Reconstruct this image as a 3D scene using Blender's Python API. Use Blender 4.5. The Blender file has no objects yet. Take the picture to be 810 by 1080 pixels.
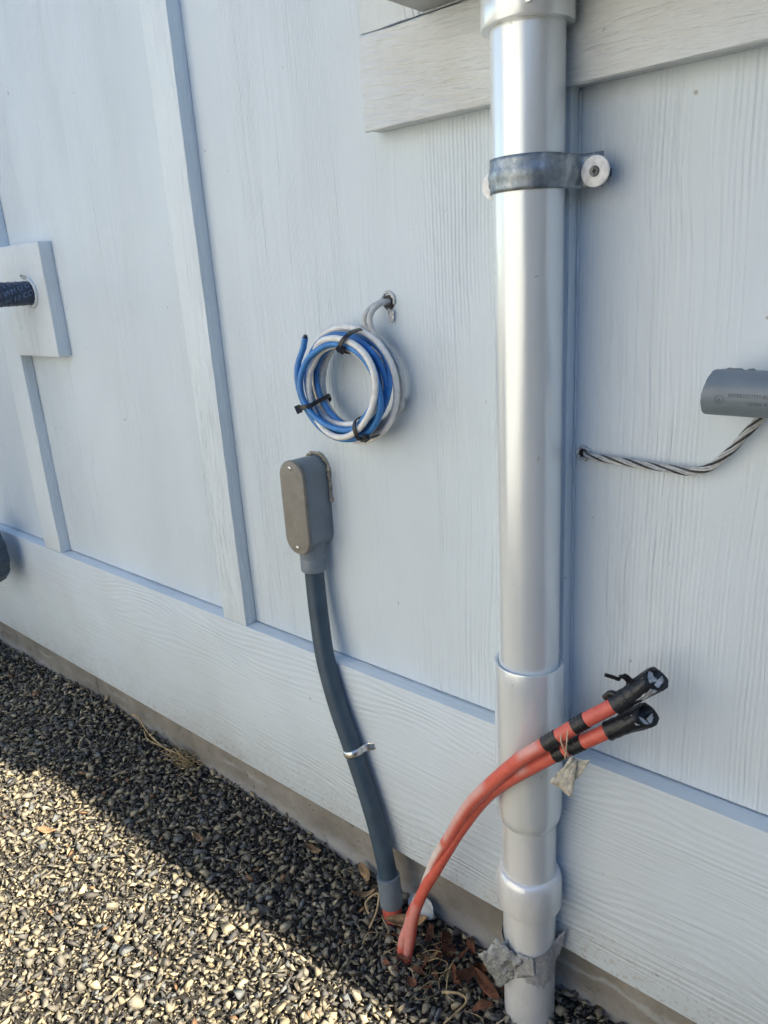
import bpy, bmesh, math, random
import numpy as np
from mathutils import Vector, Matrix

random.seed(7)
rng = np.random.default_rng(7)
SC = bpy.context.scene
COL = SC.collection

# ------------------------------------------------------------------ camera
cd = bpy.data.cameras.new('camera')
cam = bpy.data.objects.new('camera', cd); COL.objects.link(cam)
cd.sensor_fit = 'VERTICAL'; cd.sensor_height = 36.0; cd.lens = 26.18
cd.clip_start = 0.01; cd.clip_end = 500
cam.matrix_world = Matrix(((0.75655545, -0.15454769, 0.63540449, 0.0),
                           (0.65110752, 0.26820423, -0.71001795, -0.8),
                           (-0.06068654, 0.95088459, 0.30353853, 1.067),
                           (0, 0, 0, 1)))
SC.camera = cam

# ------------------------------------------------------------------ sky, sun, exposure
SUN_EL = math.radians(41)
SUN_ROT = math.radians(85.1)           # over the roof, almost along the wall, from the right
w = bpy.data.worlds.new('World'); SC.world = w; w.use_nodes = True
nt = w.node_tree; nt.nodes.clear()
sky = nt.nodes.new('ShaderNodeTexSky'); sky.sky_type = 'NISHITA'; sky.sun_disc = False
sky.dust_density = 0.0; sky.ozone_density = 1.6; sky.sun_elevation = SUN_EL; sky.sun_rotation = SUN_ROT
bg = nt.nodes.new('ShaderNodeBackground'); bg.inputs['Strength'].default_value = 0.08
wo = nt.nodes.new('ShaderNodeOutputWorld')
nt.links.new(sky.outputs[0], bg.inputs[0]); nt.links.new(bg.outputs[0], wo.inputs[0])
sd = bpy.data.lights.new('sun', 'SUN'); sd.energy = 5.0; sd.angle = math.radians(0.53)
sd.color = (1.0, 0.885, 0.69)
sun = bpy.data.objects.new('sun', sd); COL.objects.link(sun)
svec = Vector((math.sin(SUN_ROT) * math.cos(SUN_EL), math.cos(SUN_ROT) * math.cos(SUN_EL), math.sin(SUN_EL)))
sun.rotation_euler = svec.to_track_quat('Z', 'Y').to_euler()
sun.location = (3, 2, 6)
SC.view_settings.view_transform = 'Standard'; SC.view_settings.look = 'None'
SC.view_settings.gamma = 1.0; SC.view_settings.exposure = 1.63
SC.cycles.max_bounces = 8; SC.cycles.diffuse_bounces = 4

# ------------------------------------------------------------------ node helpers
class NT:
    def __init__(s, name, rough=0.6, metal=0.0, spec=0.5):
        s.m = bpy.data.materials.new(name); s.m.use_nodes = True
        s.t = s.m.node_tree; s.b = s.t.nodes['Principled BSDF']
        s.b.inputs['Roughness'].default_value = rough
        s.b.inputs['Metallic'].default_value = metal
        s.b.inputs['Specular IOR Level'].default_value = spec
        s._c = None
    def n(s, typ, **kw):
        x = s.t.nodes.new(typ)
        for k, v in kw.items():
            if isinstance(k, str) and hasattr(x, k): setattr(x, k, v)
            else: x.inputs[k].default_value = v
        return x
    def l(s, a, b): s.t.links.new(a, b)
    def pos(s, scale=(1, 1, 1), loc=(0, 0, 0), space='Object'):
        if s._c is None:
            s._c = s.t.nodes.new('ShaderNodeTexCoord') if space == 'Object' else s.t.nodes.new('ShaderNodeTexCoord')
        mp = s.t.nodes.new('ShaderNodeMapping')
        mp.inputs['Scale'].default_value = scale; mp.inputs['Location'].default_value = loc
        s.l(s._c.outputs['Object'], mp.inputs['Vector'])
        return mp.outputs[0]
    def noise(s, vec, scale=5, detail=3, rough=0.5, dist=0.0):
        x = s.t.nodes.new('ShaderNodeTexNoise')
        x.inputs['Scale'].default_value = scale; x.inputs['Detail'].default_value = detail
        x.inputs['Roughness'].default_value = rough; x.inputs['Distortion'].default_value = dist
        if vec is not None: s.l(vec, x.inputs['Vector'])
        return x.outputs['Fac']
    def ramp(s, fac, stops):
        x = s.t.nodes.new('ShaderNodeValToRGB'); e = x.color_ramp.elements
        while len(e) > 1: e.remove(e[-1])
        for i, (p, c) in enumerate(stops):
            if isinstance(c, (int, float)): c = (c, c, c)
            el = e[0] if i == 0 else e.new(p)
            el.position = p; el.color = (c[0], c[1], c[2], 1)
        s.l(fac, x.inputs[0]); return x.outputs[0]
    def mix(s, fac, a, b, mode='MIX'):
        x = s.t.nodes.new('ShaderNodeMix'); x.data_type = 'RGBA'; x.blend_type = mode
        for i, v in ((0, fac), (6, a), (7, b)):
            sock = x.inputs[i]
            if isinstance(v, bpy.types.NodeSocket): s.l(v, sock)
            elif isinstance(v, (int, float)): sock.default_value = v if i == 0 else (v, v, v, 1)
            else: sock.default_value = (v[0], v[1], v[2], 1)
        return x.outputs[2]
    def math(s, op, a, b=0.0):
        x = s.t.nodes.new('ShaderNodeMath'); x.operation = op
        for i, v in enumerate((a, b)):
            if isinstance(v, bpy.types.NodeSocket): s.l(v, x.inputs[i])
            else: x.inputs[i].default_value = v
        return x.outputs[0]
    def col(s, v):
        if isinstance(v, bpy.types.NodeSocket): s.l(v, s.b.inputs['Base Color'])
        else: s.b.inputs['Base Color'].default_value = (v[0], v[1], v[2], 1)
        return s
    def roughness(s, v): s.l(v, s.b.inputs['Roughness']); return s
    def bump(s, h, dist=0.001, strength=1.0):
        x = s.t.nodes.new('ShaderNodeBump'); x.inputs['Distance'].default_value = dist
        x.inputs['Strength'].default_value = strength
        s.l(h, x.inputs['Height'])
        prev = s.b.inputs['Normal']
        if prev.is_linked: s.l(prev.links[0].from_socket, x.inputs['Normal'])
        s.l(x.outputs[0], prev); return s

def simple(name, c, rough=0.6, metal=0.0, var=0.08, scale=40, bump=0.0003, spec=0.5):
    k = NT(name, rough, metal, spec)
    f = k.noise(k.pos(), scale, 4, 0.6)
    lo = [max(0, x * (1 - var * 2)) for x in c]; hi = [min(1, x * (1 + var * 2)) for x in c]
    k.col(k.ramp(f, [(0.3, lo), (0.7, hi)]))
    if bump: k.bump(k.noise(k.pos(), scale * 8, 3), bump)
    return k.m

def cedar(name, axis, base=(0.61, 0.695, 0.765), fine=1.0, coarse=1.0, seed=0.0, dirt=0.0, short=1.0, splash=0.0):
    """painted fibre-cement with embossed wood grain running along axis ('x' or 'z')"""
    k = NT(name, 0.55, 0, 0.35)
    def P(across, along, off=0):
        if axis == 'z': return k.pos((across, across, along), (seed + off, 0, seed * 1.7))
        return k.pos((along, across, across), (seed * 1.3, 0, seed + off))
    # slow wander of the grain
    wob = k.noise(P(5, 2.2), 1.0, 2, 0.5)
    wv = k.t.nodes.new('ShaderNodeVectorMath'); wv.operation = 'SCALE'
    comb = k.t.nodes.new('ShaderNodeCombineXYZ')
    amp = 9.0
    k.l(wob, comb.inputs[0 if axis == 'z' else 2]); k.l(comb.outputs[0], wv.inputs[0]); wv.inputs['Scale'].default_value = amp
    def warped(across, along, mul):
        ad = k.t.nodes.new('ShaderNodeVectorMath'); ad.operation = 'MULTIPLY_ADD'
        k.l(wv.outputs[0], ad.inputs[0]); ad.inputs[1].default_value = (mul, mul, mul)
        k.l(P(across, along), ad.inputs[2]); return ad.outputs[0]
    g1 = k.noise(warped(210 if short == 1 else 130, 3.2 * short, 1.0), 1.0, 1.5 + 2 * (short > 1), 0.55)            # close ridges
    g2 = k.noise(warped(48 if short == 1 else 70, 1.6 * short, 0.33), 1.0, 3, 0.6)             # broader ridges
    cr = k.ramp(g2, [(0.47, 1.0), (0.49, 0.0), (0.535, 1.0)])    # occasional long cracks
    area = k.ramp(k.noise(P(6, 0.7, 3), 1.0, 1), [(0.46, 0.0), (0.60, 1.0)])
    cr2 = k.mix(area, 1.0, cr)
    amt = k.ramp(k.noise(P(9, 1.1, 7), 1.0, 2), [(0.35, 0.25), (0.65, 1.0)])
    rid = k.math('MULTIPLY', k.ramp(g1, [(0.3, 0.0), (0.7, 1.0)]), amt)
    k.bump(rid, 0.0009 * fine)
    if short == 1:
        sep = k.t.nodes.new('ShaderNodeSeparateXYZ'); k.l(warped(1150, 5.0, 2.2) if axis == 'z' else warped(620, 4.0, 11.0), sep.inputs[0])
        sn = k.math('SINE', sep.outputs[0 if axis == 'z' else 2])
        where = k.ramp(k.noise(P(8, 0.9, 11), 1.0, 2), [(0.40, 0.0), (0.62, 1.0)])
        k.bump(k.math('MULTIPLY', sn, where), 0.0004 * fine)
    k.bump(cr2, 0.0011 * coarse)
    k.bump(k.noise(k.pos((1, 1, 1)), 220, 3, 0.6), 0.0003)
    k.bump(k.noise(k.pos((1, 1, 1)), 6, 2), 0.004)
    tone = k.noise(k.pos((1, 1, 0.6)), 3.5, 3, 0.6)
    c = k.ramp(tone, [(0.3, [x * 0.95 for x in base]), (0.7, [min(1, x * 1.04) for x in base])])
    # specks and a slight grey tint in the grooves
    sp = k.ramp(k.noise(k.pos((1, 1, 0.7)), 75, 2, 0.5), [(0.235, 1.0), (0.26, 0.0)])
    c = k.mix(k.math('MULTIPLY', sp, 0.6), c, (0.25, 0.22, 0.19))
    gd = k.ramp(cr2, [(0.0, 0.05 if short == 1 else 0.02), (0.6, 0.0)])
    c = k.mix(gd, c, (0.34, 0.33, 0.32))
    if dirt:
        d = k.ramp(k.noise(k.pos((7, 7, 7)), 1.0, 5, 0.65), [(0.45, 0.0), (0.72, 1.0)])
        c = k.mix(k.math('MULTIPLY', d, dirt), c, (0.42, 0.38, 0.31))
    if splash:      # mud splashed up from the ground, thinning with height
        sz = k.t.nodes.new('ShaderNodeSeparateXYZ'); k.l(k.pos(), sz.inputs[0])
        hgt = k.ramp(sz.outputs[2], [(0.12, 1.0), (0.20, 0.25), (0.30, 0.0)])
        dots = k.ramp(k.noise(k.pos(), 160, 3, 0.6), [(0.55, 0.0), (0.66, 1.0)])
        film = k.ramp(k.noise(k.pos((1, 1, 1)), 12, 5, 0.7), [(0.4, 0.0), (0.8, 0.7)])
        c = k.mix(k.math('MULTIPLY', k.math('MULTIPLY', hgt, k.math('ADD', dots, film)), splash), c, (0.36, 0.32, 0.26))
    k.col(c)
    return k.m

# ------------------------------------------------------------------ materials
M = {}
M['panel'] = cedar('panel_paint', 'z', fine=1.05, coarse=0.2)
M['panel2'] = cedar('panel_paint_coarse', 'z', fine=0.8, coarse=0.3, seed=3.1)
M['skirt'] = cedar('skirt_paint', 'x', fine=0.75, coarse=0.35, seed=1.7, dirt=0.10, splash=0.5)
M['ledger'] = cedar('ledger_paint', 'x', base=(0.64, 0.69, 0.725), fine=3.4, coarse=0.25, seed=5.2, dirt=0.3, short=5.0)
M['ledger_v'] = cedar('mount_board_paint', 'z', base=(0.63, 0.70, 0.75), fine=2.2, coarse=1.4, seed=6.2, dirt=0.25, short=4.0)
M['batten'] = cedar('batten_paint', 'z', base=(0.665, 0.75, 0.81), fine=2.2, coarse=0.8, seed=8.3, short=4.0)
M['block'] = cedar('block_paint', 'z', base=(0.64, 0.71, 0.76), fine=1.2, coarse=0.8, seed=9.3, dirt=0.22)

k = NT('concrete', 0.85, 0, 0.3)
f = k.noise(k.pos(), 9, 6, 0.65)
c = k.ramp(f, [(0.3, (0.175, 0.162, 0.14)), (0.55, (0.25, 0.236, 0.21)), (0.75, (0.33, 0.315, 0.29))])
sx = k.t.nodes.new('ShaderNodeSeparateXYZ'); k.l(k.pos(), sx.inputs[0])
band = k.math('ADD', sx.outputs[2], k.math('MULTIPLY', k.math('SUBTRACT', k.noise(k.pos((1, 1, 1)), 14, 5, 0.65), 0.5), 0.055))
lime = k.ramp(band, [(0.047, 0.0), (0.052, 1.0), (0.057, 0.75), (0.062, 0.0)])
low = k.ramp(band, [(0.0, 0.7), (0.034, 0.0)])
lime = k.math('MULTIPLY', lime, k.ramp(k.noise(k.pos((1, 1, 1), (3, 0, 0)), 3.2, 3, 0.6), [(0.48, 0.0), (0.6, 1.0)]))
c = k.mix(k.math('MULTIPLY', lime, 0.5), c, (0.5, 0.53, 0.56))
c = k.mix(low, c, (0.42, 0.43, 0.44))
pv = k.t.nodes.new('ShaderNodeTexVoronoi'); pv.inputs['Scale'].default_value = 55; k.l(k.pos(), pv.inputs['Vector'])
pit = k.ramp(pv.outputs['Distance'], [(0.10, 0.0), (0.22, 1.0)])
pm = k.ramp(k.noise(k.pos((1, 1, 1), (1, 5, 0)), 9, 3, 0.6), [(0.52, 0.0), (0.66, 1.0)])
pit = k.math('SUBTRACT', 1.0, k.math('MULTIPLY', k.math('SUBTRACT', 1.0, pit), pm))
c = k.mix(k.math('MULTIPLY', k.math('SUBTRACT', 1.0, pit), 0.5), c, (0.10, 0.09, 0.08))
spots = k.ramp(k.noise(k.pos((1, 1, 1), (7, 0, 0)), 26, 3, 0.6), [(0.62, 0.0), (0.72, 1.0)])
c = k.mix(k.math('MULTIPLY', spots, 0.5), c, (0.13, 0.115, 0.10))
k.col(c); k.bump(pit, 0.003); k.bump(k.noise(k.pos(), 60, 6, 0.7), 0.002); k.bump(f, 0.006)
M['concrete'] = k.m

# gravel: colour comes from a per-stone attribute
k = NT('gravel_stone', 0.75, 0, 0.35)
at = k.t.nodes.new('ShaderNodeAttribute'); at.attribute_name = 'tone'
f = k.noise(k.pos(), 260, 3, 0.6)
c = k.mix(0.35, at.outputs['Color'], k.ramp(f, [(0.3, 0.55), (0.7, 1.3)]), 'MULTIPLY')
k.col(c); k.bump(k.noise(k.pos(), 300, 4, 0.6), 0.0012)
M['stone'] = k.m
k = NT('soil', 0.95, 0, 0.2)
v = k.t.nodes.new('ShaderNodeTexVoronoi'); v.inputs['Scale'].default_value = 75; k.l(k.pos(), v.inputs['Vector'])
c = k.ramp(v.outputs['Color'], [(0.1, (0.10, 0.095, 0.085)), (0.5, (0.24, 0.22, 0.18)), (0.9, (0.42, 0.37, 0.28))])
k.col(c); k.bump(v.outputs['Distance'], 0.01)
M['far_gravel'] = k.m
M['soil'] = simple('grit_soil', (0.035, 0.032, 0.028), 0.95, var=0.3, scale=90, bump=0.002)

k = NT('silver_paint', 0.22, 0.32, 0.6)
f = k.noise(k.pos((1, 1, 0.4)), 12, 4, 0.6)
c = k.ramp(f, [(0.3, (0.72, 0.78, 0.82)), (0.7, (0.79, 0.84, 0.87))])
sp = k.ramp(k.noise(k.pos(), 120, 2), [(0.24, 1), (0.27, 0)])
c = k.mix(k.math('MULTIPLY', sp, 0.5), c, (0.4, 0.38, 0.34))
drip = k.ramp(k.noise(k.pos((38, 38, 1.6)), 1.0, 4, 0.6), [(0.52, 0.0), (0.75, 1.0)])
c = k.mix(k.math('MULTIPLY', drip, 0.22), c, (0.5, 0.49, 0.45))
k.col(c); k.bump(k.noise(k.pos(), 900, 2), 0.00012); k.bump(k.noise(k.pos((1, 1, .3)), 20, 2), 0.0008)
k.roughness(k.ramp(f, [(0.3, 0.17), (0.7, 0.23)]))
M['pipe'] = k.m
k = NT('silver_paint_weathered', 0.26, 0.25, 0.7)
f = k.noise(k.pos(), 14, 3, 0.5)
c = k.ramp(f, [(0.3, (0.70, 0.74, 0.76)), (0.7, (0.78, 0.80, 0.82))])
st_ = k.ramp(k.noise(k.pos((1, 1, 0.35)), 45, 4, 0.7), [(0.50, 0.0), (0.85, 1.0)])
c = k.mix(k.math('MULTIPLY', st_, 0.25), c, (0.45, 0.44, 0.41))
sp = k.ramp(k.noise(k.pos(), 140, 3), [(0.68, 0), (0.72, 1)])
c = k.mix(k.math('MULTIPLY', sp, 0.6), c, (0.85, 0.85, 0.83))
k.col(c); k.bump(k.noise(k.pos(), 350, 3), 0.00018)
M['pipe_low'] = k.m

k = NT('galvanised_steel', 0.5, 0.7, 0.5)
gv = k.noise(k.pos((1, 1, 0.7)), 55, 5, 0.7)
k.col(k.ramp(gv, [(0.35, (0.17, 0.21, 0.25)), (0.52, (0.28, 0.33, 0.38)), (0.68, (0.52, 0.57, 0.60))]))
k.bump(k.noise(k.pos(), 90, 4), 0.0004)
k.roughness(k.ramp(k.noise(k.pos(), 60, 3), [(0.3, 0.36), (0.7, 0.6)]))
M['galv'] = k.m
M['zinc'] = simple('bright_zinc', (0.72, 0.73, 0.74), 0.22, 0.95, 0.1, 90)
M['nylon'] = simple('white_washer', (0.82, 0.84, 0.84), 0.4, 0, 0.1, 130, 0.0004)
M['screw'] = simple('dark_screw', (0.16, 0.17, 0.18), 0.4, 0.7, 0.2, 200)
M['steel'] = simple('screw_steel', (0.62, 0.62, 0.6), 0.3, 0.9, 0.1, 200)
M['pvc'] = simple('grey_pvc', (0.17, 0.21, 0.25), 0.42, 0, 0.06, 30)
M['cover'] = simple('grey_cover', (0.215, 0.205, 0.18), 0.5, 0, 0.08, 60, 0.0004)
M['conduit'] = simple('dark_grey_conduit', (0.045, 0.078, 0.115), 0.42, 0, 0.10, 30)
M['pvc_short'] = simple('short_conduit_pvc', (0.15, 0.19, 0.23), 0.45, 0, 0.06, 30)
M['gasket'] = simple('black_rubber', (0.012, 0.012, 0.014), 0.5, 0, 0.2, 60)
M['print'] = simple('dark_print', (0.07, 0.09, 0.11), 0.6, 0, 0.1, 60, 0)
M['blue'] = simple('blue_insulation', (0.04, 0.20, 0.52), 0.38, 0, 0.12, 60)
M['white_wire'] = simple('white_insulation', (0.74, 0.75, 0.74), 0.4, 0, 0.07, 90)
M['grey_wire'] = simple('grey_insulation', (0.50, 0.52, 0.53), 0.42, 0, 0.1, 90)
M['beige_wire'] = simple('beige_insulation', (0.56, 0.52, 0.45), 0.45, 0, 0.08, 90)
M['tie'] = simple('black_nylon', (0.012, 0.013, 0.016), 0.35, 0, 0.2, 90)
M['caulk'] = simple('old_caulk', (0.42, 0.39, 0.33), 0.7, 0, 0.2, 160, 0.002)
M['strand'] = simple('pale_strand', (0.50, 0.53, 0.55), 0.4, 0.3, 0.12, 200)
M['black_strand'] = simple('black_strand', (0.035, 0.038, 0.045), 0.4, 0, 0.1, 200)
M['tape'] = simple('black_tape', (0.014, 0.016, 0.02), 0.38, 0, 0.3, 50, 0.0009)
M['foil'] = simple('crumpled_clear_film', (0.78, 0.79, 0.78), 0.25, 0.2, 0.2, 90, 0.002)
M['flag'] = simple('cream_cloth', (0.70, 0.66, 0.55), 0.85, 0, 0.2, 110, 0.002)
M['string'] = simple('tan_string', (0.52, 0.43, 0.30), 0.8, 0, 0.2, 200)
M['duct'] = simple('silver_tape', (0.52, 0.535, 0.55), 0.38, 0.35, 0.15, 160, 0.0016)
M['ducttorn'] = simple('silver_tape_torn', (0.42, 0.44, 0.44), 0.42, 0.35, 0.25, 60, 0.003)
M['box'] = simple('box_grey_paint', (0.40, 0.42, 0.42), 0.45, 0.1, 0.05, 40)
M['leaf'] = simple('dry_leaf', (0.27, 0.175, 0.095), 0.8, 0, 0.3, 60, 0.001)
M['leaf_red'] = simple('brown_leaf', (0.15, 0.06, 0.03), 0.8, 0, 0.35, 60, 0.001)
M['straw'] = simple('straw', (0.40, 0.30, 0.16), 0.75, 0, 0.25, 90, 0.0005)
M['shard'] = simple('pale_plastic', (0.45, 0.50, 0.54), 0.4, 0, 0.1, 60)
M['bounce_paint'] = cedar('pale_siding', 'x', base=(0.82, 0.81, 0.79), seed=12.0)  # pale boards of the added building that bounces sunlight
M['timber'] = simple('dark_timber', (0.07, 0.055, 0.045), 0.8, 0, 0.2, 20)
M['roof'] = simple('roof_felt', (0.08, 0.08, 0.08), 0.9, 0, 0.2, 30)
# red conduit: sun-bleached along attribute 'fade'
k = NT('red_conduit', 0.42, 0, 0.45)
at = k.t.nodes.new('ShaderNodeAttribute'); at.attribute_name = 'fade'
f = k.noise(k.pos(), 90, 4, 0.7)
red = k.ramp(f, [(0.3, (0.58, 0.105, 0.075)), (0.7, (0.72, 0.155, 0.115))])
fd = k.math('MULTIPLY', at.outputs['Fac'], k.ramp(k.noise(k.pos(), 30, 3), [(0.3, 0.8), (0.7, 1.1)]))
c = k.mix(k.ramp(fd, [(0.0, 0.0), (0.5, 0.45), (1.0, 0.95)]), red, (0.76, 0.70, 0.65))
k.col(c); k.bump(k.noise(k.pos(), 400, 2), 0.0003)
M['red'] = k.m
k = NT('line_cover', 0.4, 0, 0.5)
k.col(k.ramp(k.noise(k.pos(), 80, 3), [(0.3, (0.01, 0.02, 0.05)), (0.7, (0.03, 0.055, 0.11))]))
k.bump(k.noise(k.pos(), 300, 2), 0.0006)
M['sleeve'] = k.m
M['sleeve_print'] = simple('sleeve_print', (0.13, 0.21, 0.34), 0.6, 0, 0.1, 90, 0)

# ------------------------------------------------------------------ mesh helpers
def link(o, parent=None):
    COL.objects.link(o)
    if parent is not None: o.parent = parent
    return o
def mesh_obj(name, verts, faces, mat, parent=None, smooth=False):
    me = bpy.data.meshes.new(name); me.from_pydata([tuple(v) for v in verts], [], faces); me.update()
    if smooth: me.polygons.foreach_set('use_smooth', [True] * len(me.polygons))
    me.materials.append(mat)
    return link(bpy.data.objects.new(name, me), parent)
def bm_obj(name, bm, mat, parent=None, smooth=None):
    me = bpy.data.meshes.new(name); bmesh.ops.recalc_face_normals(bm, faces=bm.faces[:])
    bm.to_mesh(me); bm.free()
    if smooth is not None:
        me.polygons.foreach_set('use_smooth', [True] * len(me.polygons))
        me.set_sharp_from_angle(angle=math.radians(smooth))
    me.materials.append(mat)
    return link(bpy.data.objects.new(name, me), parent)
def box(name, lo, hi, mat, parent=None, bev=0.0015, seg=2, div=None, jig=0.0):
    bm = bmesh.new(); bmesh.ops.create_cube(bm, size=1)
    for v in bm.verts:
        v.co = Vector([(lo[i] + hi[i]) / 2 + v.co[i] * (hi[i] - lo[i]) for i in range(3)])
    if div:
        ax, n = div
        for q in range(1, n):
            p = lo[ax] + (hi[ax] - lo[ax]) * q / n
            co = Vector((0, 0, 0)); co[ax] = p; no = Vector((0, 0, 0)); no[ax] = 1
            bmesh.ops.bisect_plane(bm, geom=bm.verts[:] + bm.edges[:] + bm.faces[:], plane_co=co, plane_no=no)
    if bev:
        ed = [e for e in bm.edges if len(e.link_faces) == 2 and e.calc_face_angle(0) > 0.5]
        bmesh.ops.bevel(bm, geom=ed, offset=bev, segments=seg, affect='EDGES', profile=0.6)
    if jig:
        for v in bm.verts:
            v.co += Vector([random.uniform(-jig, jig) for _ in range(3)])
    return bm_obj(name, bm, mat, parent, 40)
def catmull(pts, per=8):
    P = [Vector(p) for p in pts]; P = [P[0] * 2 - P[1]] + P + [P[-1] * 2 - P[-2]]
    out = []
    for i in range(1, len(P) - 2):
        a, b, c_, d = P[i - 1], P[i], P[i + 1], P[i + 2]
        for j in range(per):
            t = j / per
            out.append(0.5 * ((2 * b) + (c_ - a) * t + (2 * a - 5 * b + 4 * c_ - d) * t * t + (3 * b - a - 3 * c_ + d) * t ** 3))
    out.append(P[-2]); return out
def frames(path):
    n = len(path); T = []
    for i in range(n):
        d = path[min(i + 1, n - 1)] - path[max(i - 1, 0)]; T.append(d.normalized())
    up = Vector((0, 0, 1)) if abs(T[0].z) < 0.9 else Vector((1, 0, 0))
    N = [(up - T[0] * up.dot(T[0])).normalized()]
    for i in range(1, n):
        v = N[-1] - T[i] * N[-1].dot(T[i]); N.append(v.normalized())
    return T, N, [T[i].cross(N[i]) for i in range(n)]
def tube_data(path, r, seg=14, cap=True):
    path = [Vector(p) for p in path]
    T, N, B = frames(path); V = []; F = []
    for i, p in enumerate(path):
        ri = r(i / (len(path) - 1)) if callable(r) else r
        for j in range(seg):
            a = 2 * math.pi * j / seg
            V.append(p + (N[i] * math.cos(a) + B[i] * math.sin(a)) * ri)
    for i in range(len(path) - 1):
        for j in range(seg):
            F.append((i * seg + j, i * seg + (j + 1) % seg, (i + 1) * seg + (j + 1) % seg, (i + 1) * seg + j))
    if cap:
        F.append(tuple(reversed(range(seg)))); F.append(tuple((len(path) - 1) * seg + j for j in range(seg)))
    return V, F
def tube(name, path, r, mat, parent=None, seg=14, cap=True):
    V, F = tube_data(path, r, seg, cap)
    o = mesh_obj(name, V, F, mat, parent, True)
    o.data.set_sharp_from_angle(angle=math.radians(50)); return o
def lathe(name, prof, mat, parent=None, origin=(0, 0, 0), axis='z', seg=48, arc=None, smooth=35):
    """prof: list of (radius, height) along axis"""
    V = []; F = []; n = seg
    for (r, h) in prof:
        for j in range(n):
            a = 2 * math.pi * j / n
            x, y = r * math.cos(a), r * math.sin(a)
            if axis == 'z': p = (x, y, h)
            elif axis == 'y': p = (x, h, y)
            else: p = (h, x, y)
            V.append((p[0] + origin[0], p[1] + origin[1], p[2] + origin[2]))
    for i in range(len(prof) - 1):
        for j in range(n):
            F.append((i * n + j, i * n + (j + 1) % n, (i + 1) * n + (j + 1) % n, (i + 1) * n + j))
    F.append(tuple(range(n))); F.append(tuple((len(prof) - 1) * n + j for j in range(n)))
    me = bpy.data.meshes.new(name); me.from_pydata(V, [], F); me.update()
    bm = bmesh.new(); bm.from_mesh(me); bmesh.ops.remove_doubles(bm, verts=bm.verts[:], dist=1e-6)
    bpy.data.meshes.remove(me)
    return bm_obj(name, bm, mat, parent, smooth)
def thing(name, loc, label, cat, group=None):
    o = bpy.data.objects.new(name, None); link(o); o.location = loc; o.empty_display_size = 0.02
    return tag(o, label, cat, group)
def tag(o, label=None, cat=None, group=None, kind=None):
    if label: o['label'] = label
    if cat: o['category'] = cat
    if group: o['group'] = group
    if kind: o['kind'] = kind
    return o
def keep(parent):
    """children are modelled in world coordinates: cancel the parent's offset"""
    inv = Matrix.Translation(-parent.location)
    for o in list(COL.objects):
        if o.parent is parent: o.matrix_parent_inverse = inv
def to_mesh_text(body, size):
    cu = bpy.data.curves.new('lettering', 'FONT'); cu.body = body; cu.size = size; cu.resolution_u = 2
    o = bpy.data.objects.new('lettering', cu); COL.objects.link(o)
    bpy.context.view_layer.update()
    me = bpy.data.meshes.new_from_object(o.evaluated_get(bpy.context.evaluated_depsgraph_get()))
    COL.objects.unlink(o); bpy.data.objects.remove(o)
    return me

# ================================================================== SETTING: ground
def gh(x, y):
    """height of the gravel surface"""
    h = 0.006 * np.sin(x * 3.1 + 0.5) * np.cos(y * 4.3) + 0.004 * np.sin(x * 9.7 + y * 5.1) + 0.003 * np.sin(x * 17 - y * 13 + 1)
    h = h - 0.022 * np.exp(-(((x + 0.57) / 0.10) ** 2 + ((y + 0.045) / 0.05) ** 2))
    h = h + 0.012 * np.exp(-((x + 1.85) / 0.35) ** 2 - ((y) / 0.12) ** 2)
    return h
# near ground, undulating, dark grit between the stones; far ground a flat sheet of the same gravel
xs = np.linspace(-4.2, 1.4, 113); ys = np.linspace(-2.4, 0.04, 50)
GX, GY = np.meshgrid(xs, ys); GZ = gh(GX, GY) - 0.006
V = np.stack([GX, GY, GZ], -1).reshape(-1, 3); nx = len(xs)
F = [(j * nx + i, j * nx + i + 1, (j + 1) * nx + i + 1, (j + 1) * nx + i) for j in range(len(ys) - 1) for i in range(nx - 1)]
o = mesh_obj('ground', V.tolist(), F, M['soil'], None, True); tag(o, kind='structure')
o = mesh_obj('gravel_yard', [(-80, -80, -0.03), (80, -80, -0.03), (80, 80, -0.03), (-80, 80, -0.03)], [(0, 1, 2, 3)], M['far_gravel'])
tag(o, kind='structure')

def hull_shapes(n, npts, flat):
    out = []
    for _ in range(n):
        bm = bmesh.new()
        for _ in range(npts):
            d = Vector((random.gauss(0, 1), random.gauss(0, 1), random.gauss(0, 1))).normalized() * random.uniform(0.75, 1)
            bm.verts.new((d.x, d.y * random.uniform(0.55, 1), d.z * flat))
        r = bmesh.ops.convex_hull(bm, input=bm.verts[:])
        bmesh.ops.delete(bm, geom=[g for g in r['geom_interior'] if isinstance(g, bmesh.types.BMVert)], context='VERTS')
        bmesh.ops.triangulate(bm, faces=bm.faces[:]); bmesh.ops.recalc_face_normals(bm, faces=bm.faces[:])
        bm.verts.index_update()
        out.append((np.array([v.co[:] for v in bm.verts]), np.array([[v.index for v in f.verts] for f in bm.faces])))
        bm.free()
    return out
PAL = np.array([(0.125, 0.12, 0.11), (0.20, 0.185, 0.155), (0.26, 0.235, 0.18), (0.34, 0.295, 0.205), (0.42, 0.355, 0.235),
                (0.16, 0.17, 0.175), (0.50, 0.43, 0.30), (0.25, 0.15, 0.085), (0.10, 0.10, 0.10)])
PW = np.array([0.15, 0.2, 0.2, 0.17, 0.08, 0.07, 0.04, 0.012, 0.08]); PW = PW / PW.sum()
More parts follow.
